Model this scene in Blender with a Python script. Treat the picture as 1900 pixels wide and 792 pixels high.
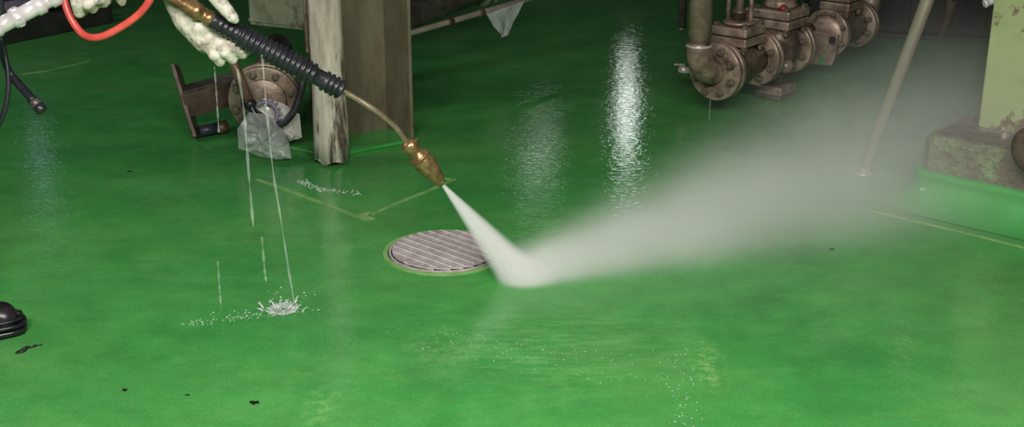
import bpy, math, random
from mathutils import Vector, Matrix, Euler
random.seed(7)
for o in list(bpy.data.objects): bpy.data.objects.remove(o)
sc = bpy.context.scene
COL = sc.collection
# ------------------------------------------------------------------ camera, light, exposure
PITCH, FPX, CAMH = math.radians(19.7), 2400.0, 1.30
cd = bpy.data.cameras.new('camera'); cam = bpy.data.objects.new('camera', cd); COL.objects.link(cam)
cam.location = (0, 0, CAMH); cam.rotation_euler = (math.pi/2 - PITCH, 0, 0)
cd.sensor_fit = 'HORIZONTAL'; cd.sensor_width = 36.0; cd.lens = FPX/1900*36.0; cd.clip_start = .05
sc.camera = cam
w = bpy.data.worlds.new('world'); sc.world = w; w.use_nodes = True
w.node_tree.nodes['Background'].inputs[0].default_value = (.55, .65, .8, 1)
w.node_tree.nodes['Background'].inputs[1].default_value = .05
sc.view_settings.view_transform = 'Standard'; sc.view_settings.look = 'None'
sc.view_settings.exposure = 0.0; sc.view_settings.gamma = 1.0; sc.view_settings.use_curve_mapping = False
sc.cycles.use_denoising = True
sc.cycles.max_bounces = 8; sc.cycles.volume_bounces = 6; sc.cycles.transparent_max_bounces = 16
sc.cycles.caustics_reflective = False; sc.cycles.caustics_refractive = False
sc.cycles.sample_clamp_indirect = 6.0; sc.cycles.volume_step_rate = 1.0; sc.cycles.volume_max_steps = 256

KEY = (-0.05, 0.55, 2.05)
def area(name, loc, rot, sx, sy, power, col):
    l = bpy.data.lights.new(name, 'AREA'); l.shape = 'RECTANGLE'; l.size = sx; l.size_y = sy
    l.energy = power; l.color = col
    o = bpy.data.objects.new(name, l); COL.objects.link(o); o.location = loc; o.rotation_euler = rot
    return o
area('fill_light_rear', (-3.1, 4.1, 2.35), (0, math.radians(-12), 0), .8, .8, 27, (.93, .97, 1.0))  # added fill light that lifts the dark left and rear floor
area('lamp_light', KEY, (math.radians(40), 0, 0), 2.6, .35, 160, (1, .965, .90))

# ------------------------------------------------------------------ geometry helpers
_F = Vector((0, math.cos(PITCH), -math.sin(PITCH))); _U = Vector((0, math.sin(PITCH), math.cos(PITCH)))
_C = Vector((0, 0, CAMH))
def ray(u, v): return _F + Vector((1, 0, 0))*((u-950)/FPX) + _U*((396-v)/FPX)
def G(u, v, z=0.0):
    k = ray(u, v); return _C + k*((z-CAMH)/k.z)
def P(u, v, Y):
    k = ray(u, v); return _C + k*(Y/k.y)
def pxm(q):  # metres per pixel at a point
    return (Vector(q)-_C).dot(_F)/FPX
ZV = Vector((0, 0, 1))
def frame(ax):
    ax = Vector(ax).normalized(); h = ZV if abs(ax.z) < .95 else Vector((1, 0, 0))
    x = h.cross(ax).normalized(); y = ax.cross(x); return x, y, ax
def catmull(pts, k=8):
    pts = [Vector(p) for p in pts]
    if len(pts) < 3: return pts
    q = [pts[0]*2-pts[1]] + pts + [pts[-1]*2-pts[-2]]; out = []
    for i in range(1, len(q)-2):
        for j in range(k):
            t = j/k; a, b, c, d = q[i-1], q[i], q[i+1], q[i+2]
            out.append(.5*((2*b)+(c-a)*t+(2*a-5*b+4*c-d)*t*t+(3*b-a-3*c+d)*t**3))
    out.append(pts[-1]); return out
class MB:
    def __init__(s): s.v = []; s.f = []; s.sm = []
    def add(s, vs, fs, smooth=False):
        n = len(s.v); s.v += [Vector(p) for p in vs]; s.f += [[i+n for i in f] for f in fs]; s.sm += [smooth]*len(fs); return s
    def box(s, c, size, ax=None):
        c = Vector(c); x, y, z = ax if ax else (Vector((1,0,0)), Vector((0,1,0)), ZV)
        sx, sy, sz = [q/2 for q in size]; vs = []
        for k in (-1, 1):
            for (i, j) in ((-1,-1),(1,-1),(1,1),(-1,1)): vs.append(c+x*(sx*i)+y*(sy*j)+z*(sz*k))
        return s.add(vs, [[3,2,1,0],[4,5,6,7],[0,1,5,4],[1,2,6,5],[2,3,7,6],[3,0,4,7]])
    def ring(s, rings, closed=True, smooth=True, caps=True):
        n = len(rings[0]); vs = [p for r in rings for p in r]; fs = []
        for i in range(len(rings)-1):
            for j in range(n):
                a, b = i*n+j, i*n+(j+1) % n; fs.append([a, b, b+n, a+n])
        s.add(vs, fs, smooth)
        if caps:
            m = len(s.v)-len(vs)
            s.f.append([m+j for j in range(n)][::-1]); s.f.append([m+(len(rings)-1)*n+j for j in range(n)]); s.sm += [False, False]
        return s
    def lathe(s, o, ax, prof, n=24, smooth=True, caps=True, ph=0.):
        o = Vector(o); x, y, z = frame(ax); R = []
        for r, h in prof: R.append([o+z*h+(x*math.cos(ph+2*math.pi*j/n)+y*math.sin(ph+2*math.pi*j/n))*r for j in range(n)])
        return s.ring(R, smooth=smooth, caps=caps)
    def cyl(s, a, b, r, r2=None, n=20, smooth=True, ph=0.):
        a, b = Vector(a), Vector(b); L = (b-a).length
        return s.lathe(a, b-a, [(r, 0), (r if r2 is None else r2, L)], n, smooth, True, ph)
    def tube(s, pts, r, n=12, k=8, smooth_path=True):
        pts = catmull(pts, k) if smooth_path else [Vector(p) for p in pts]
        m = len(pts); rr = r if callable(r) else (lambda t: r)
        T = [(pts[min(i+1, m-1)]-pts[max(i-1, 0)]).normalized() for i in range(m)]
        x, y, _ = frame(T[0]); R = []
        for i in range(m):
            x = (x-T[i]*x.dot(T[i])).normalized(); y = T[i].cross(x); q = rr(i/(m-1))
            R.append([pts[i]+(x*math.cos(2*math.pi*j/n)+y*math.sin(2*math.pi*j/n))*q for j in range(n)])
        return s.ring(R)
    def sphere(s, c, r, n=12, m=8, sc_=(1,1,1)):
        c = Vector(c); R = []
        for i in range(m+1):
            a = math.pi*(i/m)*.998+.003; R.append([c+Vector((math.sin(a)*math.cos(2*math.pi*j/n)*r*sc_[0], math.sin(a)*math.sin(2*math.pi*j/n)*r*sc_[1], -math.cos(a)*r*sc_[2])) for j in range(n)])
        return s.ring(R)
    def prism(s, poly, o, ux, uy, depth):
        o, ux, uy = Vector(o), Vector(ux), Vector(uy); nz = ux.cross(uy).normalized(); n = len(poly)
        A = [o+ux*p[0]+uy*p[1] for p in poly]; B = [p+nz*depth for p in A]
        return s.add(A+B, [list(range(n))[::-1], [n+i for i in range(n)]]+[[i, (i+1) % n, n+(i+1) % n, n+i] for i in range(n)])
    def capsule(s, a, b, r, r2, n=14):
        a, b = Vector(a), Vector(b); L = max((b-a).length, 1e-5); pr = []
        for i in range(6): t = math.pi/2*i/5; pr.append((max(r*math.sin(t), .0004), -r*math.cos(t)))
        for i in range(6): t = math.pi/2*i/5; pr.append((max(r2*math.cos(t), .0004), L+r2*math.sin(t)))
        return s.lathe(a, b-a if (b-a).length > 1e-5 else ZV, pr, n)
    def build(s, name, mat, parent=None, bevel=0., subsurf=0, seg=2):
        off = Vector(parent['_base']) if parent is not None else None
        if off is None:
            xs = [p.x for p in s.v]; ys = [p.y for p in s.v]; zs = [p.z for p in s.v]
            off = Vector(((min(xs)+max(xs))/2, (min(ys)+max(ys))/2, min(zs)))
        me = bpy.data.meshes.new(name); me.from_pydata([p-off for p in s.v], [], s.f)
        me.polygons.foreach_set('use_smooth', s.sm); me.validate(); me.update(); me.materials.append(mat)
        o = bpy.data.objects.new(name, me); COL.objects.link(o)
        if parent is None: o.location = off
        elif parent.type == 'EMPTY': o.parent = parent
        else: o.parent = parent; 
        o['_base'] = list(off)
        if bevel:
            b = o.modifiers.new('bevel', 'BEVEL'); b.width = bevel; b.segments = seg; b.limit_method = 'ANGLE'; b.angle_limit = math.radians(40)
        if subsurf:
            b = o.modifiers.new('sub', 'SUBSURF'); b.levels = subsurf; b.render_levels = subsurf
        return o
def thing(name, label, cat, base, group=None):
    o = bpy.data.objects.new(name, None); COL.objects.link(o); o.location = base; o['_base'] = list(base)
    o.empty_display_size = .1
    return tag(o, label, cat, group)
def tag(o, label=None, cat=None, group=None, kind=None):
    if label: o['label'] = label
    if cat: o['category'] = cat
    if group: o['group'] = group
    if kind: o['kind'] = kind
    return o
def blend(o, voxel, smooth=4, fac=.5, disp=0., dscale=.05, sub=0):
    m = o.modifiers.new('remesh', 'REMESH'); m.mode = 'VOXEL'; m.voxel_size = voxel; m.use_smooth_shade = True
    if smooth: k = o.modifiers.new('smooth', 'SMOOTH'); k.iterations = smooth; k.factor = fac
    if disp:
        t = bpy.data.textures.new('wrinkle', 'CLOUDS'); t.noise_scale = dscale; t.noise_depth = 3
        d = o.modifiers.new('disp', 'DISPLACE'); d.texture = t; d.strength = disp; d.mid_level = .5; d.texture_coords = 'LOCAL'
    return o

# ------------------------------------------------------------------ materials
def nd(nt, t, **kw):
    n = nt.nodes.new(t)
    for k, v in kw.items(): setattr(n, k, v)
    return n
def newmat(name):
    m = bpy.data.materials.new(name); m.use_nodes = True; nt = m.node_tree
    return m, nt, nt.nodes['Principled BSDF']
def ramp(nt, src, stops):
    r = nd(nt, 'ShaderNodeValToRGB'); e = r.color_ramp.elements
    while len(e) < len(stops): e.new(.5)
    for i, (p, c) in enumerate(stops): e[i].position = p; e[i].color = c if len(c) == 4 else (*c, 1)
    nt.links.new(src, r.inputs[0]); return r.outputs[0]
def noise(nt, vec, scale, detail=4, rough=.55, dist=0.):
    n = nd(nt, 'ShaderNodeTexNoise'); n.inputs['Scale'].default_value = scale; n.inputs['Detail'].default_value = detail
    n.inputs['Roughness'].default_value = rough; n.inputs['Distortion'].default_value = dist
    if vec is not None: nt.links.new(vec, n.inputs['Vector'])
    return n.outputs['Fac']
def mapping(nt, vec, scale=(1,1,1), rot=(0,0,0), loc=(0,0,0)):
    m = nd(nt, 'ShaderNodeMapping'); m.inputs['Scale'].default_value = scale; m.inputs['Rotation'].default_value = rot; m.inputs['Location'].default_value = loc
    nt.links.new(vec, m.inputs['Vector']); return m.outputs[0]
def mixc(nt, fac, a, b, mode='MIX'):
    m = nd(nt, 'ShaderNodeMix', data_type='RGBA', blend_type=mode)
    for idx, val in ((0, fac), (6, a), (7, b)):
        if hasattr(val, 'links') or isinstance(val, bpy.types.NodeSocket): nt.links.new(val, m.inputs[idx])
        else: m.inputs[idx].default_value = (*val, 1) if isinstance(val, tuple) and len(val) == 3 else val
    return m.outputs[2]
def mth(nt, op, a, b=None, c=None, clamp=False):
    m = nd(nt, 'ShaderNodeMath', operation=op, use_clamp=clamp)
    for i, q in enumerate((a, b, c)):
        if q is None: continue
        if isinstance(q, bpy.types.NodeSocket): nt.links.new(q, m.inputs[i])
        else: m.inputs[i].default_value = q
    return m.outputs[0]
def bump(nt, b, h, strength, dist=.01):
    n = nd(nt, 'ShaderNodeBump'); n.inputs['Strength'].default_value = strength; n.inputs['Distance'].default_value = dist
    nt.links.new(h, n.inputs['Height']); nt.links.new(n.outputs[0], b.inputs['Normal']); return n
def surf(name, stops, scale=12, rough=(.4, .6), metal=0., bmp=.2, bdist=.004, detail=6, coat=0., stretch=(1,1,1), dirt=None, dscale=5, dpos=(.52, .62), spec=.5):
    """mottled material: colour stops over noise, optional dirt patches, fine relief"""
    m, nt, b = newmat(name); tc = nd(nt, 'ShaderNodeTexCoord').outputs['Object']
    vec = mapping(nt, tc, stretch) if stretch != (1,1,1) else tc
    n = noise(nt, vec, scale, detail, .62); c = ramp(nt, n, stops)
    if dirt:
        d = noise(nt, vec, dscale, 7, .68); f = ramp(nt, d, [(dpos[0], (0,0,0)), (dpos[1], (1,1,1))]); c = mixc(nt, f, c, dirt)
    nt.links.new(c, b.inputs['Base Color'])
    r = nd(nt, 'ShaderNodeMapRange'); nt.links.new(n, r.inputs[0]); r.inputs[1].default_value = .3; r.inputs[2].default_value = .7
    r.inputs[3].default_value = rough[0]; r.inputs[4].default_value = rough[1]; nt.links.new(r.outputs[0], b.inputs['Roughness'])
    b.inputs['Metallic'].default_value = metal; b.inputs['Specular IOR Level'].default_value = spec
    if coat: b.inputs['Coat Weight'].default_value = coat; b.inputs['Coat Roughness'].default_value = .08
    if bmp: bump(nt, b, noise(nt, vec, scale*4, 5, .6), bmp, bdist)
    return m
def plain(name, col, rough=.4, metal=0.):
    return surf(name, [(.3, tuple(c*.82 for c in col)), (.7, tuple(min(1, c*1.12) for c in col))], 25, (max(rough-.08, .03), rough+.08), metal, .08)
M = {}
M['bronze'] = surf('bronze_valve_metal', [(.25, (.085,.055,.042)), (.42, (.24,.17,.130)), (.58, (.38,.285,.225)), (.8, (.48,.37,.30))], 16, (.24, .46), .3, .4, .004, dirt=(.05,.035,.022), dscale=9, dpos=(.56,.7))
M['bronze_dark'] = surf('dark_bronze_metal', [(.3, (.06,.043,.03)), (.6, (.18,.135,.10)), (.8, (.29,.23,.17))], 18, (.3, .55), .4, .3)
M['gasket'] = plain('dark_gasket', (.015,.013,.012), .7)
M['bolt'] = surf('bolt_metal', [(.3, (.08,.06,.045)), (.7, (.30,.25,.19))], 60, (.3, .5), .5, .2)
M['redpaint'] = plain('red_paint_mark', (.20,.025,.018), .5)
M['rust'] = surf('rusty_steel', [(.3, (.045,.026,.018)), (.5, (.11,.07,.05)), (.7, (.19,.135,.10))], 14, (.5, .75), .1, .4, .004, dirt=(.03,.018,.012), dscale=7)
M['rust_brown'] = surf('brown_rusted_rod', [(.3, (.07,.04,.02)), (.6, (.17,.11,.065)), (.8, (.26,.2,.13))], 20, (.3, .5), .2, .4)
M['wrap'] = surf('peeling_white_paint', [(.30, (.16,.125,.10)), (.43, (.40,.35,.29)), (.55, (.60,.55,.47)), (.75, (.70,.66,.58))], 9, (.35, .55), 0, .4, .005, stretch=(1,1,.18), dirt=(.10,.07,.05), dscale=16, dpos=(.50,.60))
M['column'] = surf('weathered_column_paint', [(.3, (.065,.052,.034)), (.5, (.14,.125,.078)), (.72, (.19,.19,.115))], 6, (.4, .6), 0, .25, .004, stretch=(1,1,.35), dirt=(.07,.035,.022), dscale=4, dpos=(.55,.68))
M['box'] = surf('grey_green_painted_sheet', [(.3, (.10,.11,.07)), (.5, (.20,.22,.14)), (.75, (.30,.32,.22))], 7, (.4, .6), 0, .2, dirt=(.06,.05,.03), dscale=6)
M['dark'] = surf('dark_machine_paint', [(.3, (.012,.012,.012)), (.7, (.04,.038,.034))], 8, (.45, .7), 0, .2)
M['darkpipe'] = surf('dim_steel_pipe', [(.3, (.04,.035,.03)), (.55, (.12,.105,.09)), (.8, (.24,.21,.18))], 9, (.3, .5), .3, .2)
M['steel'] = surf('brushed_stainless', [(.3, (.46,.38,.31)), (.7, (.64,.55,.46))], 10, (.2, .34), .6, .12, .002, stretch=(1,1,.1), dirt=(.12,.095,.07), dscale=22, dpos=(.60,.68))
M['chrome'] = surf('chromed_fitting', [(.3, (.58,.52,.54)), (.7, (.78,.72,.75))], 12, (.16, .3), .3, .08)
M['brass'] = surf('worn_brass', [(.3, (.15,.085,.035)), (.5, (.30,.185,.085)), (.75, (.46,.33,.18))], 40, (.25, .42), .65, .25, .003)
M['rod'] = surf('tan_metal_tube', [(.3, (.17,.125,.08)), (.7, (.34,.27,.19))], 30, (.25, .42), .55, .15)
M['rubber'] = surf('black_rubber', [(.3, (.010,.010,.014)), (.7, (.026,.026,.034))], 30, (.26, .42), 0, .15, .002)
M['boot'] = surf('wet_black_boot_rubber', [(.3, (.008,.007,.010)), (.7, (.022,.019,.026))], 12, (.2, .38), 0, .1, .002)
M['red'] = surf('red_rubber_hose', [(.3, (.46,.05,.045)), (.6, (.62,.085,.07)), (.8, (.7,.2,.16))], 14, (.28, .42), 0, .1)
M['glove'] = surf('soiled_white_cotton', [(.3, (.36,.31,.26)), (.5, (.62,.57,.50)), (.75, (.74,.70,.64))], 26, (.7, .9), 0, .5, .003, dirt=(.13,.10,.08), dscale=24, dpos=(.50,.66))
M['coverall'] = plain('grey_work_cloth', (.16,.17,.19), .85)
M['skin'] = plain('skin_tone', (.5,.33,.25), .55)
M['helmet'] = plain('white_plastic_shell', (.7,.7,.68), .35)
M['plinth'] = surf('chipped_green_concrete', [(.3, (.10,.085,.06)), (.46, (.20,.20,.125)), (.56, (.22,.29,.145)), (.75, (.27,.36,.175))], 9, (.5, .75), 0, 1.0, .03, dirt=(.17,.125,.095), dscale=7, dpos=(.46,.55))
M['grime'] = surf('grimy_ledge_concrete', [(.3, (.05,.037,.028)), (.5, (.13,.10,.08)), (.66, (.24,.19,.155)), (.78, (.42,.36,.30))], 22, (.35, .7), 0, .7, .01)
M['post'] = surf('pale_green_post_paint', [(.3, (.24,.27,.13)), (.5, (.31,.37,.185)), (.75, (.37,.43,.25))], 4, (.35, .5), 0, .15, .003, dirt=(.15,.105,.075), dscale=6.5, dpos=(.555,.60))
M['cove'] = surf('green_cove_coating', [(.3, (.028,.26,.045)), (.7, (.06,.36,.075))], 5, (.16, .3), 0, .15, .006, coat=.3)
M['edge'] = surf('pale_green_paint_edge', [(.3, (.12,.30,.075)), (.7, (.27,.46,.17))], 20, (.3, .5), 0, .3)
M['grate'] = surf('wet_grey_grate_steel', [(.3, (.38,.32,.32)), (.55, (.56,.50,.50)), (.8, (.68,.62,.62))], 40, (.25, .42), .25, .35, .003, dirt=(.13,.09,.08), dscale=60, dpos=(.62,.7))
M['ribsteel'] = surf('polished_rib_steel', [(.3, (.62,.56,.55)), (.7, (.80,.76,.74))], 40, (.2, .3), .2, .1)
M['pit'] = plain('black_hole_shade_and_eyes', (.008,.008,.007), .6)  # near black: painted shade of drain and bolt holes, also the eyes
M['debris'] = plain('black_scrap', (.008,.010,.008), .6)
M['wall'] = plain('dark_grey_wall', (.035,.037,.040), .8)
M['ceil'] = plain('dim_ceiling', (.10,.10,.10), .85)
M['bluebar'] = surf('blue_stained_bar', [(.3, (.03,.03,.05)), (.7, (.07,.07,.11))], 18, (.3, .5), .2, .2)
M['purple'] = plain('purple_grey_sleeve', (.22,.18,.25), .5)
M['whitecap'] = plain('white_plastic_pipe', (.7,.7,.68), .4)

def floor_mat():
    m, nt, b = newmat('wet_green_epoxy_floor'); tc = nd(nt, 'ShaderNodeTexCoord').outputs['Object']
    big = noise(nt, tc, 1.1, 5, .6); c = ramp(nt, big, [(.32, (.044,.205,.054)), (.46, (.053,.270,.060)), (.62, (.078,.295,.072))])
    # yellowish worn haze and scuffs, drawn out across the room
    sv = mapping(nt, tc, (1.0, 1.6, 1)); sn = noise(nt, sv, 3.2, 9, .70, .6)
    f = ramp(nt, sn, [(.50, (0,0,0)), (.68, (1,1,1))]); f = mth(nt, 'MULTIPLY', f, .45); c = mixc(nt, f, c, (.115,.34,.095))
    # a scrubbed oval of fine arcs in front of the drain
    q = nd(nt, 'ShaderNodeVectorMath', operation='DISTANCE'); nt.links.new(mapping(nt, tc, (1.0, 1.25, 0)), q.inputs[0]); q.inputs[1].default_value = (.10, 2.72*1.25, 0)
    rim = nd(nt, 'ShaderNodeMapRange'); nt.links.new(q.outputs['Value'], rim.inputs[0]); rim.inputs[1].default_value = .40; rim.inputs[2].default_value = .12
    fine = noise(nt, mapping(nt, tc, (4, 22, 1)), 2.4, 8, .7, .5); fs = ramp(nt, fine, [(.42, (0,0,0)), (.62, (1,1,1))])
    c = mixc(nt, mth(nt, 'MULTIPLY', mth(nt, 'MULTIPLY', rim.outputs[0], fs), .6), c, (.16,.38,.13))
    # pale blotch beside the drain edge, lower right
    for (cx, cy, rx, ry, k) in ((.44, 2.62, .045, .16, .75), (-.40, 2.42, .05, .12, .5), (-.16, 2.72, .10, .12, .35)):
        q = nd(nt, 'ShaderNodeVectorMath', operation='LENGTH'); nt.links.new(mapping(nt, tc, (1/rx, 1/ry, 0), loc=(-cx/rx, -cy/ry, 0)), q.inputs[0])
        r2 = nd(nt, 'ShaderNodeMapRange'); nt.links.new(q.outputs['Value'], r2.inputs[0]); r2.inputs[1].default_value = 1.1; r2.inputs[2].default_value = .2
        sp = ramp(nt, noise(nt, tc, 42, 6, .7), [(.46, (0,0,0)), (.62, (1,1,1))])
        c = mixc(nt, mth(nt, 'MULTIPLY', mth(nt, 'MULTIPLY', r2.outputs[0], sp), k), c, (.25,.46,.16))
    speck = noise(nt, tc, 130, 3, .6); c = mixc(nt, mth(nt, 'MULTIPLY', ramp(nt, speck, [(.60, (0,0,0)), (.72, (1,1,1))]), .25), c, (.16,.36,.14))
    gr = ramp(nt, noise(nt, tc, 210, 4, .75), [(.30, (.70,)*3), (.50, (1,1,1)), (.72, (1.32,)*3)]); c = mixc(nt, .75, c, gr, 'MULTIPLY')
    gm = ramp(nt, noise(nt, mapping(nt, tc, (1, 1.15, 1)), 8, 8, .72), [(.32, (.82,)*3), (.68, (1.2,)*3)]); c = mixc(nt, .8, c, gm, 'MULTIPLY')
    nt.links.new(c, b.inputs['Base Color'])
    wet = ramp(nt, noise(nt, tc, 1.7, 4, .55), [(.36, (.03,)*3), (.64, (.13,)*3)]); nt.links.new(wet, b.inputs['Roughness'])
    b.inputs['IOR'].default_value = 1.36
    n1 = noise(nt, mapping(nt, tc, (1, 1.3, 1)), 42, 3, .6, .9); n2 = noise(nt, tc, 9, 2, .5)
    h = mth(nt, 'ADD', mth(nt, 'MULTIPLY', n1, .85), mth(nt, 'MULTIPLY', n2, .5)); bump(nt, b, h, .10, .010)
    return m
M['floor'] = floor_mat()

def water(name, dens=.55, rough=.06):
    m, nt, b = newmat(name); out = nt.nodes['Material Output']
    b.inputs['Base Color'].default_value = (.80, .86, .82, 1); b.inputs['Roughness'].default_value = rough; b.inputs['IOR'].default_value = 1.33
    b.inputs['Transmission Weight'].default_value = .25
    t = nd(nt, 'ShaderNodeBsdfTransparent'); mx = nd(nt, 'ShaderNodeMixShader')
    tc = nd(nt, 'ShaderNodeTexCoord').outputs['Object']
    f = ramp(nt, noise(nt, mapping(nt, tc, (1,1,.25)), 60, 3, .6), [(.35, (dens*.35,)*3), (.65, (dens,)*3)])
    nt.links.new(f, mx.inputs[0]); nt.links.new(t.outputs[0], mx.inputs[1]); nt.links.new(b.outputs[0], mx.inputs[2]); nt.links.new(mx.outputs[0], out.inputs[0])
    return m
M['stream'] = water('falling_water', .22); M['bead'] = water('water_beads', .8, .03)
def film(name, dens, col):
    m, nt, b = newmat(name); out = nt.nodes['Material Output']
    b.inputs['Base Color'].default_value = (*col, 1); b.inputs['Roughness'].default_value = .16
    t = nd(nt, 'ShaderNodeBsdfTransparent'); mx = nd(nt, 'ShaderNodeMixShader'); tc = nd(nt, 'ShaderNodeTexCoord').outputs['Object']
    f = ramp(nt, noise(nt, tc, 18, 4, .6), [(.35, (dens*.75,)*3), (.65, (min(1, dens*1.3),)*3)])
    nt.links.new(f, mx.inputs[0]); nt.links.new(t.outputs[0], mx.inputs[1]); nt.links.new(b.outputs[0], mx.inputs[2]); nt.links.new(mx.outputs[0], out.inputs[0])
    bump(nt, b, noise(nt, tc, 40, 4, .6), .4, .006)
    return m
M['film'] = film('clear_plastic_film', .30, (.66, .69, .68)); M['film_dim'] = film('dusty_plastic_sheet', .55, (.42, .47, .43))
M['film_white'] = film('cloudy_plastic_film', .8, (.70, .67, .63))
def emit(name, col, s):
    m, nt, b = newmat(name); b.inputs['Base Color'].default_value = (*col, 1)
    b.inputs['Emission Color'].default_value = (*col, 1); b.inputs['Emission Strength'].default_value = s; return m
M['tube'] = emit('lamp_tube_glow', (.93, 1.0, .95), 5.0); M['tube_dim'] = emit('dim_lamp_glow', (.93, 1.0, .95), 6.0); M['tube_blue'] = emit('cool_lamp_glow', (.6, .8, 1.0), 1.3)

# ------------------------------------------------------------------ room
def struct(name, lo, hi, mat):
    lo, hi = Vector(lo), Vector(hi)
    return tag(MB().box((lo+hi)/2, hi-lo).build(name, mat), kind='structure')
floor = struct('floor', (-5, -3, -.12), (5, 9.1, 0), M['floor'])
# floor texture space = world coordinates (origin moved to the world origin, no visual change)
for v in floor.data.vertices: v.co += Vector(floor.location)
floor.location = (0, 0, 0); floor['_base'] = [0, 0, 0]
tag(floor, 'wet green epoxy coated floor')
struct('wall_back', (-5, 9.1, -.12), (5, 9.25, 4), M['wall']); struct('wall_left', (-5.15, -3, -.12), (-5, 9.25, 4), M['wall'])
struct('wall_right', (5, -3, -.12), (5.15, 9.25, 4), M['wall']); struct('wall_front', (-5.15, -3.15, -.12), (5.15, -3, 4), M['wall'])
struct('ceiling', (-5.15, -3.15, 4), (5.15, 9.25, 4.1), M['ceil'])
# painted coating edges on the floor (thin raised lines of coating)
def strip(pts, wpx, name='coating_edge'):
    b = MB(); q = [G(*p) for p in pts]
    for i in range(len(q)-1):
        d = (q[i+1]-q[i]); n = Vector((-d.y, d.x, 0)).normalized()*(wpx/2); dn = d.normalized()*wpx*.3
        a, c = q[i]-dn*0, q[i+1]+dn
        b.add([a-n, a+n, c+n, c-n, a-n+ZV*.0025, a+n+ZV*.0025, c+n+ZV*.0025, c-n+ZV*.0025], [[3,2,1,0],[4,5,6,7],[0,1,5,4],[1,2,6,5],[2,3,7,6],[3,0,4,7]])
    return b.build(name, M['edge'], floor)
strip([(476,333),(530,352),(600,378),(664,403)], .014); strip([(690,398),(740,376),(800,352),(842,333)], .013)
strip([(842,333),(815,331)], .008)
MB().prism([(p.x, p.y) for p in (G(655,401), G(672,409), G(696,407), G(682,401), G(692,393))], (0,0,.0005), (1,0,0), (0,1,0), .003).build('coating_chip', M['edge'], floor)
strip([(40,138),(85,132),(165,114)], .010); strip([(1618,392),(1690,409),(1790,432),(1905,461)], .010)
strip([(540,274),(583,283)], .008)

# ------------------------------------------------------------------ lamps of the room and an added fill lamp (above and beyond the frame)
def fixture(name, c, size, label, glow, tilt=0, ax=None):
    t = thing(name, label, 'lamp', (c[0], c[1], c[2]))
    MB().box(c, size, ax).build('diffuser', glow, t)
    return t
t = thing('ceiling_and_fill_lamp', 'long white lamp hanging above the wet floor', 'lamp', (KEY[0], KEY[1], KEY[2]+.03))
MB().box((KEY[0], KEY[1]-.05, KEY[2]+.07), (2.7, .40, .07), (Vector((1,0,0)), Vector((0,math.cos(.7),math.sin(.7))), Vector((0,-math.sin(.7),math.cos(.7))))).build('housing', M['whitecap'], t, .01)
for s in (-1.2, 1.2): MB().cyl((KEY[0]+s, KEY[1], KEY[2]+.12), (KEY[0]+s, KEY[1], 4.0), .008).build('hanger_rod', M['steel'], t)
t = thing('ceiling_and_fill_lamp', 'added square white fill lamp hanging low at the far left', 'lamp', (-3.1, 4.1, 2.38))  # unseen housing added to go with the rear fill light
MB().box((-3.1, 4.1, 2.42), (.9, .9, .08), (Vector((.978,0,.208)), Vector((0,1,0)), Vector((-.208,0,.978)))).build('housing', M['whitecap'], t, .01)
for s_ in (-.3, .3): MB().cyl((-3.1, 4.1+s_, 2.44), (-3.1, 4.1+s_, 4.0), .008).build('hanger_rod', M['steel'], t)
def tube_lamp(u, v, Y, L, wd, ang, glow, label):
    # a tube lamp on the back wall whose mirror image lies at pixel (u, v)
    k = ray(u, v); X = k.x*(Y/k.y); z = -(CAMH + k.z*(Y/k.y))
    c = Vector((X, Y, z)); d = Vector((math.sin(ang), 0, math.cos(ang)))
    t = thing('tube_lamp', label, 'lamp', c)
    MB().cyl(c-d*(L/2), c+d*(L/2), wd/2, n=16).build('tube', glow, t)
    for s in (-1, 1): MB().cyl(c+d*(s*L/2), c+d*(s*(L/2+.04)), wd/2+.012, n=16).build('end_cap', M['dark'], t)
    MB().box(c+Vector((0, wd/2+.03, 0)), (wd+.05, .05, L+.12), (Vector((math.cos(ang),0,-math.sin(ang))), Vector((0,1,0)), d)).build('housing', M['dark'], t)
tube_lamp(1163, 205, 8.95, .60, .11, .05, M['tube'], 'upright tube lamp on the dark back wall')
tube_lamp(1000, 296, 8.95, .34, .05, -.9, M['tube_dim'], 'slanted tube lamp on the dark back wall')
tube_lamp(78, 318, 8.95, .35, .08, .1, M['tube_blue'], 'small bluish tube lamp low on the back wall')

# ------------------------------------------------------------------ drain
dc = (G(709,471)+G(941,471))/2; dc = Vector((dc.x, (G(843,428).y+G(807,511).y)/2, 0)); DR = .170
dt = thing('floor_drain', 'round slotted steel drain grate set into the green floor', 'drain', dc)
def annulus(c, r0, r1, z0, z1, n=64):
    return MB().lathe(c, ZV, [(r0, z0), (r1, z0), (r1, z1), (r0, z1), (r0, z0)], n, smooth=False, caps=False)
annulus(dc, DR-.013, DR, .0, .0035).build('coating_rim', M['edge'], dt)
annulus(dc, DR-.022, DR-.016, .0, .006).build('frame_ring', M['grate'], dt)
MB().lathe(dc, ZV, [(DR-.013, .0008), (DR-.013, .0012)], 48, smooth=False).build('pit', M['pit'], dt)  # flat black disc; the shade below the slats is put into its colour
sd = Vector((.735, -.678, 0)); sn = Vector((.678, .735, 0)); ri = DR-.022; NS = 10; pit = 2*ri/NS
def chord(q): return math.sqrt(max((ri-.003)**2-q*q, .00002))
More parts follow.
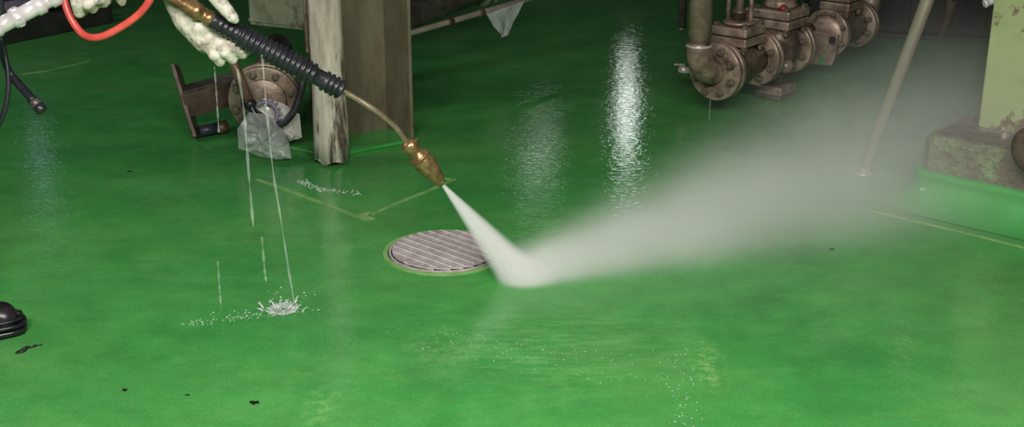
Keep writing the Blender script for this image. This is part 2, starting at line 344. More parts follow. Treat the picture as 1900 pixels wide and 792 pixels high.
for i in range(NS):
    sa, sb2 = -ri+pit*(i+.03), -ri+pit*(i+.95); k = 5; lo_, hi_ = [], []
    for j in range(k+1):
        q = sa+(sb2-sa)*j/k; lo_.append((-chord(q), q)); hi_.append((chord(q), q))
    poly = lo_+hi_[::-1]; zz = lambda q: .0125-.0030*(q-sa)/(sb2-sa)
    A_ = [dc+sd*x_+sn*q+ZV*zz(q) for x_, q in poly]; B_ = [p-ZV*.0045 for p in A_]; nn_ = len(poly)
    sl = MB().add(A_+B_, [list(range(nn_))[::-1], [nn_+t_ for t_ in range(nn_)]]+[[t_, (t_+1) % nn_, nn_+(t_+1) % nn_, nn_+t_] for t_ in range(nn_)]).build('slat', M['grate'], dt)
    h = chord(sa if abs(sa) > abs(sa+.004) else sa+.004)
    MB().box(dc+sn*(sa+.002)+ZV*.0118, (2*h*.985, .0030, .0045), (sd, sn, ZV)).build('slat_rib', M['ribsteel'], sl, .0006)
MB().box(dc+ZV*.004, (.014, 2*ri*.97, .004), (sd, sn, ZV)).build('crossbar', M['grate'], dt)

# ------------------------------------------------------------------ valve train on the right
ZA = .19
A1 = G(1325, 133, ZA); A5 = G(1605, 38, ZA); av = (A5-A1).normalized(); bv = Vector((av.y, -av.x, 0)); AX = (av, -bv, ZV)
def V(t, s=0., h=0.): return A1+av*t+bv*s+ZV*h
vt = thing('valve_assembly', 'row of brown bronze valves and flanged pipes standing over the wet floor', 'valves', V(.45, 0, -ZA))
def bolts(parent, t0, R, n, ph, side=-1, rb=.015):
    for i in range(n):
        a = ph+2*math.pi*i/n; p = V(t0, math.cos(a)*R, math.sin(a)*R)
        MB().cyl(p, p+av*side*.014, rb, n=6, smooth=False, ph=a).cyl(p+av*side*.014, p+av*side*.022, rb*.55, n=8).build('bolt', M['bolt'], parent, .0015)
def flange(t, R, th, n=8, ph=.35, side=-1, bR=.76, mat='bronze', bolt=True):
    o = MB().lathe(V(t), av, [(R*.5, 0), (R*.985, 0), (R, .004), (R, th-.004), (R*.985, th), (R*.5, th)], 40).build('flange', M[mat], vt, .003)
    if bolt: bolts(o, t if side < 0 else t+th, R*bR, n, ph, side)
    return o
R1 = .108
# riser pipe and elbow
rp = MB(); q0 = V(-.115, 0, 0)
riser = [q0+ZV*1.6, q0+ZV*.12]
MB().cyl(riser[0], riser[1], .043, n=28).build('riser_pipe', M['bronze'], vt)
MB().lathe(q0+ZV*.112, ZV, [(.0445, 0), (.0475, .003), (.0475, .007), (.0445, .010)], 28).build('weld_ring', M['chrome'], vt)
el = [q0+ZV*(.118)] + [q0+av*(.115-.115*math.cos(k))+ZV*(.115-.115*math.sin(k)) for k in [math.pi/2*i/8 for i in range(0, 9)]] + [V(.005)]
MB().tube(el, .0455, 28, 2).build('elbow', M['bronze'], vt)
flange(0, R1, .024, 8, .42); MB().lathe(V(.024), av, [(R1*.93, 0), (R1*.93, .005)], 40).build('gasket', M['gasket'], vt)
flange(.029, R1, .022, 8, .42, bolt=False)
# gate valve
T1 = .160
gv = MB().lathe(V(.05), av, [(.062,0),(.058,.04),(.066,.09),(.070,.135),(.066,.18),(.058,.21),(.062,.245)], 28).cyl(V(T1,0,0), V(T1,0,.09), .062, .055, n=24).build('gate_valve_body', M['bronze_dark'], vt)
def plates(t, h, side, names, th=.036):
    z = h
    for i, (nm, k) in enumerate(names):
        o = MB().box(V(t, 0, z+th/2), (side*k, side*k, th), AX).build(nm, M['bronze'], vt, .006)
        for sx in (-1, 1):
            for sy in (-1, 1):
                if i == 0: c = V(t+sx*side*.40, sy*side*.40, z); MB().cyl(c, c-ZV*.016, .013, n=6, smooth=False).cyl(c-ZV*.016, c-ZV*.026, .008, n=8).build('bolt', M['bolt'], o)
                else: c = V(t+sx*side*.40, sy*side*.40, z+th); MB().cyl(c, c+ZV*.014, .013, n=6, smooth=False).build('bolt', M['bolt'], o)
        z += th+.004
        if i == 0: MB().box(V(t, 0, z-.002), (side*.93, side*.93, .005), AX).build('gasket', M['gasket'], vt)
    return z
zt = plates(T1, .080, .150, [('bonnet_base', 1.0), ('bonnet_cover', 1.0)], .033)
MB().lathe(V(T1, 0, zt), ZV, [(.058,0),(.060,.004),(.058,.010),(.052,.012)], 28).build('yoke_base', M['bronze'], vt)
for s in (-1, 1):
    MB().tube([V(T1, s*.048, zt+.006), V(T1, s*.047, zt+.085), V(T1, s*.041, zt+.105), V(T1, s*.016, zt+.120)], .009, 8, 4).build('yoke_arm', M['bronze'], vt)
    MB().cyl(V(T1+.02, s*.022, zt), V(T1+.02, s*.022, zt+.062), .006, n=8).cyl(V(T1+.02, s*.022, zt+.048), V(T1+.02, s*.022, zt+.058), .011, n=6).build('gland_bolt', M['bolt'], vt)
MB().lathe(V(T1, 0, zt+.006), ZV, [(.022,0),(.022,.03),(.030,.034),(.030,.044),(.014,.05),(.011,.3)], 16).build('stem', M['bronze_dark'], vt)
MB().lathe(V(T1, 0, zt+.11), ZV, [(.02,0),(.026,.006),(.026,.03),(.018,.04)], 16).build('yoke_nut', M['bronze'], vt)
hw = MB().tube([V(T1+.10*math.cos(k), .10*math.sin(k), zt+.25) for k in [2*math.pi*i/24 for i in range(25)]], .010, 8, 2)
for i in range(3):
    a = 2*math.pi*i/3; hw.cyl(V(T1, 0, zt+.24), V(T1+.10*math.cos(a), .10*math.sin(a), zt+.25), .007, n=8)
hw.build('handwheel', M['bronze_dark'], vt)
# second flange pair
T2 = .290
flange(T2, R1*.98, .022, 8, .42, bolt=True); MB().lathe(V(T2+.022), av, [(R1*.9, 0), (R1*.9, .005)], 40).build('gasket', M['gasket'], vt); flange(T2+.027, R1*.98, .022, 8, .42, bolt=False)
# strainer body with square cover and bottom cover
T3 = .470
sb = MB().lathe(V(T2+.05), av, [(.06,0),(.066,.05),(.082,.09),(.084,.13),(.072,.17),(.06,.21)], 28).lathe(V(T3,0,-.125), ZV, [(.040,0),(.045,.04),(.075,.09),(.085,.13),(.080,.18),(.072,.23)], 28).build('strainer_body', M['bronze_dark'], vt)
MB().sphere(V(T3-.045, .065, -.045), .030, 14, 10).build('drain_boss', M['bronze'], vt)
zt2 = plates(T3, .098, .170, [('cover_base', 1.0), ('cover_plate', 1.0)], .034)
MB().lathe(V(T3, 0, zt2), ZV, [(.060,0),(.066,.010),(.058,.022),(.062,.035),(.070,.048),(.070,.3)], 28).build('cover_dome', M['bronze'], vt)
MB().sphere(V(T3-.058, .045, zt2+.004), .016, 10, 6).build('red_plug', M['redpaint'], vt)
o = MB().box(V(T3, 0, -.150), (.125, .125, .034), AX).build('bottom_cover', M['bronze'], vt, .005)
MB().box(V(T3, 0, -.173), (.110, .110, .026), AX).build('foot_plate', M['bronze_dark'], vt, .004)
# third flange pair
T4 = .548
flange(T4, R1*.98, .022, 8, .42); MB().lathe(V(T4+.022), av, [(R1*.9, 0), (R1*.9, .005)], 40).build('gasket', M['gasket'], vt); flange(T4+.027, R1*.98, .022, 8, .42, bolt=False)
MB().cyl(V(T4+.045, -.058, .015), V(.88, -.058, .015), .022, n=20).build('link_pipe', M['bronze_dark'], vt)
# check valve with round cover and bracket plate
T5 = .875
o = MB().lathe(V(T5), av, [(.05,0),(.098,0),(.102,.004),(.102,.03),(.098,.034),(.05,.034)], 40).build('cover_flange', M['bronze'], vt, .003)
MB().lathe(V(T5-.022), av, [(.02,0),(.055,.004),(.076,.012),(.082,.024)], 32).build('dished_cover', M['bronze'], vt)
bolts(o, T5, .088, 8, .42, -1, .012)
hp = [(-.075,.014),(.078,.014),(.072,-.085),(.060,-.118),(-.034,-.126),(-.052,-.085)]
pl = MB().prism(hp, V(T5-.030), bv, ZV, .016).build('bracket_plate', M['bronze'], vt, .004)
for s in (-.058, .044): MB().cyl(V(T5-.0455, s+.012, -.012), V(T5-.0475, s+.012, -.012), .0165, n=18).build('bolt_hole_shade', M['pit'], pl)  # black discs on the plate; the shade inside the holes is painted
MB().prism([(.004,-.118),(.020,-.119),(.026,-.082),(.010,-.088)], V(T5-.0455), bv, ZV, .003).build('paint_smear', M['cove'], pl)
T6 = 1.00
MB().lathe(V(T5+.03), av, [(.072,0),(.066,.06),(.064,.14),(.066,.2),(.06,.3)], 24).cyl(V(T6), V(T6,0,.09), .058, n=20).build('stop_valve_body', M['bronze_dark'], vt)
plates(T6, .088, .135, [('bonnet_base', 1.0), ('bonnet_cover', 1.0)], .034)
MB().lathe(V(T6,0,.16), ZV, [(.05,0),(.045,.04),(.03,.1),(.012,.12),(.012,.3)], 20).build('stem', M['bronze'], vt)
T7 = 1.135
flange(T7, .100, .022, 8, .42); flange(T7+.027, .100, .022, 8, .42, bolt=False)
q1 = V(T7+.16)
MB().tube([V(T7+.045)]+[V(T7+.05+.11*math.sin(k), 0, .11-.11*math.cos(k)) for k in [math.pi/2*i/7 for i in range(8)]]+[V(T7+.16, 0, .5), V(T7+.16,0,1.5)], .043, 24, 3).build('outlet_pipe', M['bronze'], vt)
# slim pipe behind the riser
sp = P(1266, 20, 5.05); tag(MB().cyl((sp.x, sp.y, .27), (sp.x, sp.y, 1.7), .017, n=16).lathe((sp.x, sp.y, .255), ZV, [(.006,0),(.017,.015)], 16).build('slim_pipe', M['darkpipe']), 'slim pale pipe standing just behind the bronze riser pipe', 'pipe')
k0 = P(1262, 128, 4.95); ck = thing('sparkle_piece', 'small bright metal piece added as a sparkle beside the bronze elbow', 'metal piece', (k0.x, k0.y, k0.z-.02))  # added metal piece that stands for a white sparkle
MB().cyl(k0, k0+Vector((.05, .02, -.015)), .014, n=14).build('sparkle_stub', M['chrome'], ck); MB().box(k0+Vector((-.004,0,.018)), (.045,.014,.008)).build('sparkle_bar', M['steel'], ck, .002)

# ------------------------------------------------------------------ leaning stainless pole
pb = G(1601, 322); ptop = P(1722, -3, 4.12); dd = (ptop-pb).normalized()
pt = thing('leaning_pole', 'slanted stainless steel pole with its foot in the spray mist', 'pole', pb)
MB().cyl(pb+dd*.012, pb+dd*2.4, .0185, .0330, n=28).build('tube', M['steel'], pt)
MB().lathe(pb, ZV, [(.034,0),(.034,.006),(.021,.010),(.0205,.022)], 24).build('foot', M['steel'], pt)

# ------------------------------------------------------------------ plinth and post on the right
c0 = G(1694, 372); fd = (G(1905,461)-G(1618,392)).normalized(); bd = Vector((-fd.y, fd.x, 0))
if bd.y < 0: bd = -bd
HB = .212; LF, LB = 1.3, .46
pn = thing('machine_plinth', 'chipped green concrete plinth with rounded green skirting at its foot', 'plinth', c0)
# block with a chamfered near corner, slightly uneven
def Q(s, d, z): return c0+fd*s+bd*d+ZV*z
outl = [(.0,.035),(.030,.0),(LF,.0),(LF,LB),(.0,LB)]
rings = []
for z, ins in ((0,0),(HB-.02,.004),(HB,.014)):
    rings.append([Q(min(max(s, ins), LF-ins) if i not in (1,) else s+ins*.4, d+ins if d < .1 else d-ins, z) for i, (s, d) in enumerate(outl)])
MB().ring(rings, smooth=False).build('block', M['plinth'], pn, .003)
MB().box(Q(LF/2+.01, LB/2, HB+.0015), (LF-.05, LB-.05, .005), (fd, bd, ZV)).build('grimy_top', M['grime'], pn)
# cove skirting: profile swept round the near corner
prof = []
for i in range(9):
    a = math.pi/2*i/8; prof.append((.105*(1-math.sin(a))+.016, .078*(1-math.cos(a))+.002))
prof += [(.020,.088),(.020,.098),(.012,.105),(-.004,.105)]
path = [(Vector((0, LB)), Vector((-1, 0))), (Vector((0, .06)), Vector((-1, 0))), (Vector((0,.03)), Vector((-.85,-.2))), (Vector((.012,.012)), Vector((-.7,-.7))), (Vector((.035,0)), Vector((-.2,-.9))), (Vector((.07,0)), Vector((0,-1))), (Vector((.5,0)), Vector((0,-1))), (Vector((LF,0)), Vector((0,-1)))]
cv = MB(); n = len(prof); vs = []; fs = []
for (p2, nn) in path:
    for (o_, z) in prof: q = p2+nn*o_; vs.append(Q(q.x, q.y, z))
for i in range(len(path)-1):
    for j in range(n-1): a = i*n+j; fs.append([a, a+n, a+n+1, a+1])
cv.add(vs, fs, True).build('cove_skirting', M['cove'], pn)
# post
pe = P(1813, 240, 1); pe = G(1813, 243, HB)
rel = pe-c0; s0, d0 = rel.dot(fd), rel.dot(bd)
po = thing('steel_post', 'pale green painted steel post standing on the plinth', 'post', (pe.x, pe.y, HB))
MB().prism([(s0, d0), (s0+.40, d0), (s0+.40, d0+.26), (s0, d0+.26)], c0+ZV*(HB+.004), fd, bd, 1.6).build('shaft', M['post'], po, .006)
wl = MB().tube([Q(s0-.004, d0+.26, HB+.008), Q(s0-.004, d0-.004, HB+.008), Q(s0+.02, d0-.008, HB+.009), Q(s0+.40, d0-.008, HB+.008)], .009, 8, 3, False); wl.build('weld_bead', M['grime'], po)
for sx in (.045, .145):
    q = Q(s0+sx+.05, d0-.028, HB+.004); MB().lathe(q, ZV, [(.013,0),(.013,.008),(.008,.010),(.007,.016)], 6, smooth=False).build('anchor_bolt', M['steel'], po)
fc = P(1922, 278, 3.42); fl = thing('round_flange', 'brown round flange with pale gasket at the right edge', 'flange', (fc.x, fc.y, fc.z-.07))
nf = (-fd*.25-bd*.95).normalized()
MB().lathe(fc, nf, [(.03,0),(.066,0),(.068,.003),(.068,.016),(.05,.02),(.03,.02)], 36).build('disc', M['rust'], fl)
MB().lathe(fc-nf*.007, nf, [(.03,0),(.0715,0),(.0715,.006),(.03,.006)], 36).build('gasket_ring', M['chrome'], fl)
MB().cyl(fc-nf*.22, fc+nf*.01, .034, n=24).build('stub_pipe', M['rust'], fl)
# small white pipe end by the post, top right
q = P(1826, 8, 3.95); t = thing('white_pipe_stub', 'small white pipe end poking out beside the green post', 'pipe', q-ZV*.012)
MB().cyl(q, q+Vector((.16, .02, .06)), .0105, n=16).build('tube', M['whitecap'], t); MB().lathe(q, Vector((-.16,-.02,-.06)), [(.0125,-.012),(.0125,.0),(.007,.0),(.007,-.008)], 16).build('lip', M['whitecap'], t)

# dark machine skid behind, and hanging strap
a_, b_ = G(1600, 66), G(1870, 78)
d_ = (b_-a_).normalized(); n_ = Vector((-d_.y, d_.x, 0)); n_ = n_ if n_.y > 0 else -n_
sk = thing('machine_skid', 'dark machine base in shadow behind the leaning pole', 'machine base', (a_+b_)/2)
MB().box((a_+b_)/2+n_*.5+d_*.15+ZV*.30, (1.5, 1.0, .56), (d_, n_, ZV)).build('base_block', M['dark'], sk, .01)
MB().box((a_+b_)/2+n_*.48+d_*.15+ZV*.01, (1.54, 1.03, .02), (d_, n_, ZV)).build('foot_rail', M['dark'], sk, .004)
for s in (-.42, -.1, .25): MB().box((a_+b_)/2-n_*.012+d_*s+ZV*.28, (.05, .03, .44), (d_, n_, ZV)).build('rib', M['dark'], sk, .004)
q = P(1768, 0, 5.6); tag(MB().tube([Vector((q.x, q.y, 4.0)), q+ZV*.35, q+Vector((.0,0,.05)), q+Vector((-.012,0,-.09)), q+Vector((-.03,.02,-.16))], lambda t: .03-.018*t**3, 10).build('hanging_strap', M['rust']), 'dim reddish strap hanging in front of the dark machine base', 'strap')

# ------------------------------------------------------------------ wrapped pipe and H column
wb = G(616, 300); wb = Vector((wb.x, wb.y, 0))
wp = thing('lagged_pipe', 'thick upright pipe in peeling white paint with a ragged lower end', 'pipe', wb)
bw = MB(); RW = .054; n = 40; R = []
for i in range(26):
    z = .0 + i*(1.7/25) if i else 0; r = RW*(1.0+.02*math.sin(i*1.3))
    ring = []
    for j in range(n):
        a = 2*math.pi*j/n; rag = .012*math.sin(a*5+1)+.008*math.sin(a*11) if i == 0 else 0
        rr = r*(1+.03*math.sin(a*3+i*.4)+.012*math.sin(a*9+i)); rr *= 1.09-.09*min(1, z/.35)
        ring.append(wb+Vector((math.cos(a)*rr, math.sin(a)*rr, max(.004, z+.014+rag))))
    R.append(ring)
bw.ring(R).build('wrapping', M['wrap'], wp)
MB().cyl(wb+ZV*0, wb+ZV*.2, RW*.8, n=28).build('core', M['rust'], wp)
MB().box(wb+Vector((-.063, .02, .62)), (.012, .03, .5)).build('torn_flap', M['rust'], wp, .003)
# H column, turned to the room
e0 = G(763, 263); hd = (G(680, 226)-e0); hd.z = 0; hd = hd.normalized(); hn = Vector((hd.y, -hd.x, 0)); hn = hn if hn.y < 0 else -hn
hc = thing('steel_column', 'weathered brown and green steel H column behind the white pipe', 'column', e0+hd*.13)
WF = .27; WD = .235
MB().box(e0+hd*(WF/2)-hn*.006+ZV*.9, (WF, .012, 1.8), (hd, hn, ZV)).build('flange_plate', M['column'], hc, .002)
MB().box(e0+hd*(WF*.62)+hn*(WD/2)+ZV*.9, (.010, WD, 1.8), (hd, hn, ZV)).build('web', M['column'], hc, .002)
MB().box(e0+hd*(WF*.62)+hn*(WD+.006)+ZV*.9, (WF*.8, .012, 1.8), (hd, hn, ZV)).build('flange_plate', M['rust'], hc, .002)
MB().box(e0+hd*(WF/2)+hn*(WD/2)+ZV*.006, (WF+.02, WD+.05, .012), (hd, hn, ZV)).build('base_plate', M['cove'], hc, .003)

# ------------------------------------------------------------------ sheet box, pipes and plastic sheet, top centre
q = P(516, 52, 4.75); bx = thing('hanging_box', 'grey green sheet metal box hanging at the top behind the hose grip', 'box', (q.x, q.y, q.z))
bxd = Vector((.9, -.44, 0)).normalized(); bxn = Vector((.44, .9, 0)).normalized()
MB().box(q+bxn*.12+ZV*.3, (.26, .24, .6), (bxd, bxn, ZV)).build('casing', M['box'], bx, .006)
for s_ in (-.09, .09): MB().cyl(q+bxn*.12+bxd*s_+ZV*.6, Vector((q.x, q.y, 4.0))+bxn*.12+bxd*s_, .006, n=8).build('hanger_rod', M['darkpipe'], bx)
MB().box(q-bxn*.002+ZV*.022, (.262, .006, .012), (bxd, bxn, ZV)).build('folded_edge', M['box'], bx)
g0, g1 = P(745, 66, 4.85), G(985, -3, P(745, 66, 4.85).z); gd = (g1-g0).normalized()
cn = thing('conduit', 'thin pale conduit pipe slanting across the dark background', 'pipe', g0)
MB().cyl(g0-gd*.25, g1+gd*1.2, .0115, n=16).build('tube', M['steel'], cn)
for s in (.30, .52):
    MB().lathe(g0+gd*s, gd, [(.014,0),(.017,.004),(.017,.03),(.014,.034)], 16).build('clamp', M['rust'], cn)
q0_, q1_ = P(700, 52, 5.3), P(905, -24, 5.75); qd = (q1_-q0_).normalized()
dp = thing('dark_pipe', 'thick dim pipe lying in shadow above the thin conduit', 'pipe', q0_-ZV*.05)
MB().cyl(q0_-qd*.2, q1_+qd*.1, .055, n=24).build('tube', M['darkpipe'], dp); MB().lathe(q1_-qd*.06, qd, [(.05,0),(.075,0),(.075,.03),(.05,.03)], 28).build('collar', M['box'], dp); MB().lathe(q1_, qd, [(.05,0),(.075,0),(.075,.03),(.05,.03)], 28).build('collar', M['box'], dp)
c_ = q0_-qd*.12; MB().box((c_.x, c_.y, (c_.z-.05)/2), (.06, .06, c_.z-.05)).build('support_leg', M['dark'], dp, .004)
# plastic sheet hanging from the conduit
def sheet(corners, nu, nv, amp, seed, thick=.0006):
    rnd = random.Random(seed); ph = [rnd.uniform(0, 6.28) for _ in range(8)]
    a, b, c, d = [Vector(x) for x in corners]; nrm = (b-a).cross(d-a).normalized(); vs = []; fs = []
    for i in range(nv+1):
        for j in range(nu+1):
            s, t = j/nu, i/nv; p = (a*(1-s)+b*s)*(1-t)+(d*(1-s)+c*s)*t
            w_ = math.sin(s*7+ph[0]+t*3)*.5+math.sin(s*15+ph[1]-t*6)*.3+math.sin(t*11+ph[2]+s*5)*.3+rnd.uniform(-.25,.25)
            vs.append(p+nrm*(amp*w_*(.3+t)))
    m = len(vs); vs += [p+nrm*thick for p in vs]
    for i in range(nv):
        for j in range(nu):
            q = i*(nu+1)+j; fs.append([q, q+1, q+nu+2, q+nu+1]); fs.append([m+q+nu+1, m+q+nu+2, m+q+1, m+q])
    return MB().add(vs, fs, False)
Yp = g0.y+.47
tag(sheet([P(903,26,Yp), P(974,1,Yp+.12), P(940,66,Yp+.03), P(930,70,Yp)], 10, 8, .010, 3).build('plastic_sheet', M['film_dim']), 'torn clear plastic sheet hanging from the thin conduit', 'plastic sheet')

# dark low pipe rack far left and grey rail
a_, b_ = G(-30, 92), G(135, 58); d_ = (b_-a_).normalized(); n_ = Vector((-d_.y, d_.x, 0)); n_ = n_ if n_.y > 0 else -n_
rk = thing('equipment_rail', 'low dark equipment rail on the floor at the far left', 'rail', (a_+b_)/2)
MB().box((a_+b_)/2+n_*.08+ZV*.045, (1.0, .16, .09), (d_, n_, ZV)).build('beam', M['dark'], rk, .006)
MB().box((a_+b_)/2+n_*.35+ZV*.16, (1.0, .30, .30), (d_, n_, ZV)).build('upper_beam', M['dark'], rk, .006)
MB().cyl((a_+b_)/2-d_*.5+n_*.12+ZV*.145, (a_+b_)/2+d_*.5+n_*.12+ZV*.145, .03, n=16).build('side_pipe', M['purple'], rk)

# ------------------------------------------------------------------ flange stub, bracket, drain hose, bag (left)
fy = 4.42; fc = P(492, 178, fy); bf = thing('blind_flange', 'round bronze pipe flange with bolts half hidden by a plastic bag', 'flange', (fc.x, fc.y, 0))
fa = Vector((.10, -.99, -.06)).normalized()
def disc(o, ax, R, th, name, mat, rr=.3): return MB().lathe(o, ax, [(R*rr, 0), (R*.98, 0), (R, .004), (R, th-.004), (R*.98, th), (R*rr, th)], 44).build(name, mat, bf, .003)
disc(fc-fa*.0, fa, .124, .026, 'back_flange', M['bronze'])
fd1 = disc(fc+fa*.034, fa, .122, .026, 'front_flange', M['bronze']); MB().lathe(fc+fa*.026, fa, [(.112,0),(.112,.009)], 40).build('gasket', M['gasket'], bf)
MB().lathe(fc+fa*.060, fa, [(.001,.004),(.074,.004),(.080,0)], 40).build('raised_face', M['bronze'], bf)
fx, fyv, _ = frame(fa)
for i in range(8):
    a = .3+2*math.pi*i/8; p = fc+fa*.060+(fx*math.cos(a)+fyv*math.sin(a))*.100
    MB().cyl(p, p+fa*.013, .014, n=6, smooth=False).cyl(p+fa*.013, p+fa*.02, .008, n=8).build('bolt', M['bolt'], fd1, .0015)
    p2 = fc-fa*.004+(fx*math.cos(a)+fyv*math.sin(a))*.100; MB().cyl(p2, p2-fa*.02, .014, n=6, smooth=False).build('bolt', M['bolt'], fd1)
MB().cyl(fc-fa*.6, fc, .062, n=28).build('pipe', M['bronze_dark'], bf)
MB().box(fc+Vector((.0, .05, -fc.z/2-.05)), (.10, .06, max(.02, fc.z-.1))).build('saddle', M['rust'], bf, .004)
lg = P(540, 146, fy+.02); MB().cyl(lg, lg+Vector((.05,0,.015)), .010, n=10).build('side_stud', M['bolt'], bf)
MB().lathe(fc-fa*.05, fa, [(.07,0),(.100,.004),(.100,.02),(.07,.024)], 36).build('rear_ring', M['rust'], bf)
# lower left steel bracket
br = thing('steel_bracket', 'dark T shaped steel bracket with a leaning end plate', 'bracket', G(366, 258))
p_top, p_bot = P(324, 120, 4.50), P(366, 256, 4.42)
pdn = (p_bot-p_top).normalized(); pth = Vector((1, .05, 0)).normalized(); pth = (pth-pdn*pth.dot(pdn)).normalized(); pw = pdn.cross(pth)
MB().box((p_top+p_bot)/2, ((p_bot-p_top).length, .016, .10), (pdn, pth, pw)).build('end_plate', M['bronze_dark'], br, .004)
w0, w1 = P(350, 176, 4.46), P(440, 152, 4.56); wd_ = (w1-w0).normalized(); wx = wd_.cross(ZV).normalized()
MB().box((w0+w1)/2+ZV*.022, ((w1-w0).length+.06, .085, .012), (wd_, wx, wx.cross(wd_))).build('beam_top', M['darkpipe'], br, .002)
MB().box((w0+w1)/2+wx*.038-ZV*.025, ((w1-w0).length+.06, .012, .085), (wd_, wx, wx.cross(wd_))).build('beam_side', M['rust'], br, .002)
l0, l1 = P(368, 244, 4.42), P(402, 238, 4.46); MB().cyl(l0, l1, .020, n=14).build('lower_bar', M['bluebar'], br); MB().cyl(l1, l1+(l1-l0)*.55, .023, n=14).build('bar_end', M['rust_brown'], br)
# rusty stub with black hose loop
hy = 4.18; hs = thing('drain_hose', 'black rubber hose loop on a rusty brown pipe stub', 'hose', G(480, 300))
s0_, s1_ = P(432, 112, hy+.05), P(462, 190, hy); sdv = (s1_-s0_).normalized()
MB().cyl(s0_-sdv*.10, s1_, .016, .019, n=16).build('pipe_stub', M['rust_brown'], hs)
MB().lathe(s1_-sdv*.006, sdv, [(.019,0),(.023,.004),(.023,.020),(.017,.026)], 12).build('fitting', M['rubber'], hs)
MB().tube([s1_+sdv*.012, P(474,212,hy-.01), P(496,232,hy-.02), P(522,230,hy-.02), P(544,208,hy-.01), P(556,176,hy), P(563,146,hy+.01), P(570,110,hy+.04)], .0125, 14).build('hose', M['rubber'], hs)
# toothed ring and bag
tr = P(492, 212, 4.20); tg = thing('toothed_ring', 'grey toothed plastic ring inside the clear bag', 'ring', tr-ZV*.05)
tb = MB(); tn = Vector((.1, -.9, .42)).normalized(); tx, ty, _ = frame(tn)
tb.lathe(tr, tn, [(.034,0),(.047,0),(.047,.010),(.034,.010),(.034,0)], 36, caps=False); ring_o = tb.build('ring', M['purple'], tg)
for i in range(18):
    a = 2*math.pi*i/18; rd = tx*math.cos(a)+ty*math.sin(a); MB().box(tr+rd*.050+tn*.005, (.012, .008, .009), (rd, tn.cross(rd), tn)).build('tooth', M['rubber'], ring_o)
# plastic bag, crumpled closed shell
bg = thing('plastic_bag', 'crumpled clear plastic bag slumped against the flange', 'bag', G(500, 298))
def bag(poly, Y0, depth, mat, name, seed, z_floor=True, drift=0.):
    rnd = random.Random(seed); cx = sum(p[0] for p in poly)/len(poly); cy = sum(p[1] for p in poly)/len(poly)
    n = len(poly)*3; out = []
    for i in range(n):
        k = i/3; a = poly[int(k)]; b = poly[(int(k)+1) % len(poly)]; t = k-int(k); out.append((a[0]*(1-t)+b[0]*t, a[1]*(1-t)+b[1]*t))
    vs = []; fs = []; lv = [1.0, .8, .55, .3]
    for side in (-1, 1):
        for L in lv:
            for (x, y) in out:
                d = depth*(1-L**2)**.5*side*rnd.uniform(.55, 1.15) if L < 1 else rnd.uniform(-.006, .006)
                yy = Y0+drift*(300-y)/100
                p = P(cx+(x-cx)*L+rnd.uniform(-3,3)*(L < 1), cy+(y-cy)*L+rnd.uniform(-3,3)*(L < 1), yy); p = p+Vector((0, d, 0)); p.z = max(p.z, .004); vs.append(p)
        p = P(cx, cy, Y0+drift*(300-cy)/100)+Vector((0, depth*side, 0)); p.z = max(p.z, .004); vs.append(p)
    half = len(lv)*n+1
    for s_ in range(2):
        o_ = s_*half
        for l in range(len(lv)-1):
            for i in range(n):
                a, b = o_+l*n+i, o_+l*n+(i+1) % n; q = [a, b, b+n, a+n]; fs.append(q if s_ else q[::-1])
        for i in range(n):
            a, b = o_+(len(lv)-1)*n+i, o_+(len(lv)-1)*n+(i+1) % n; q = [a, b, o_+half-1]; fs.append(q if s_ else q[::-1])
    return MB().add(vs, fs, False).build(name, mat, bg)
bag([(462,208),(440,240),(443,275),(470,287),(512,296),(541,293),(536,262),(520,236),(500,212)], 4.13, .045, M['film'], 'clear_skin', 5, drift=.03)
bag([(470,196),(490,182),(524,192),(556,212),(560,255),(538,262),(520,240),(500,216)], 4.24, .03, M['film_white'], 'cloudy_fold', 6, drift=.02)

# ------------------------------------------------------------------ pressure washer lance
LT = P(820, 341, 3.10)
ln = thing('pressure_lance', 'pressure washer lance with black ribbed grip and brass nozzle', 'lance', LT)
g_a, g_b = P(392, 36, 2.97), P(636, 168, 3.05); gdir = (g_b-g_a).normalized(); GL = (g_b-g_a).length
mpx = pxm(g_b)
prof = [(.012, 0), (.0205, .002)]
x = .006
while x < GL-.006:
    u = x/GL
    smooth_zone = .745 < u < .83 or u < .03
    r0 = .0205 if u < .2 else (.0235 if u < .75 else .0215)
    if smooth_zone: prof += [(.0205, x), (.0205, x+.010)]; x += .012
    else:
        hh = .0026 if u < .2 else .0042
        prof += [(r0-.001, x), (r0+hh, x+.003), (r0+hh, x+.0065), (r0-.001, x+.0105)]; x += .0135
prof += [(.019, GL-.002), (.010, GL)]
MB().lathe(g_a, gdir, prof, 28).build('grip', M['rubber'], ln)
wand = [g_b-gdir*.02, P(660,182,3.055), P(690,201,3.06), P(716,220,3.07), P(734,236,3.075), P(747,253,3.08), P(757,268,3.083)]
MB().tube(wand, .0078, 16).build('wand_tube', M['rod'], ln)
n0, n1 = P(753, 261, 3.082), LT; nd_ = (n1-n0).normalized(); NL = (n1-n0).length; k = .00132
nz = MB().lathe(n0, nd_, [(.008,0),(12*k,.004),(17*k,NL*.06),(17.5*k,NL*.17),(14*k,NL*.22),(13*k,NL*.27),(18*k,NL*.33),(20.5*k,NL*.42),(20.5*k,NL*.55),(17.5*k,NL*.72),(14*k,NL*.86),(10*k,NL*.93),(9.5*k,NL*.985),(6*k,NL)], 28).build('nozzle', M['brass'], ln)
MB().lathe(n0+nd_*NL*.07, nd_, [(17.8*k,0),(19*k,.002),(19*k,.010),(17.8*k,.012)], 6, smooth=False).build('hex_nut', M['brass'], nz, .001)
MB().lathe(n0+nd_*NL*.345, nd_, [(19*k,0),(21.6*k,.002),(21.6*k,.006),(20*k,.009)], 28).build('collar_ring', M['brass'], nz)
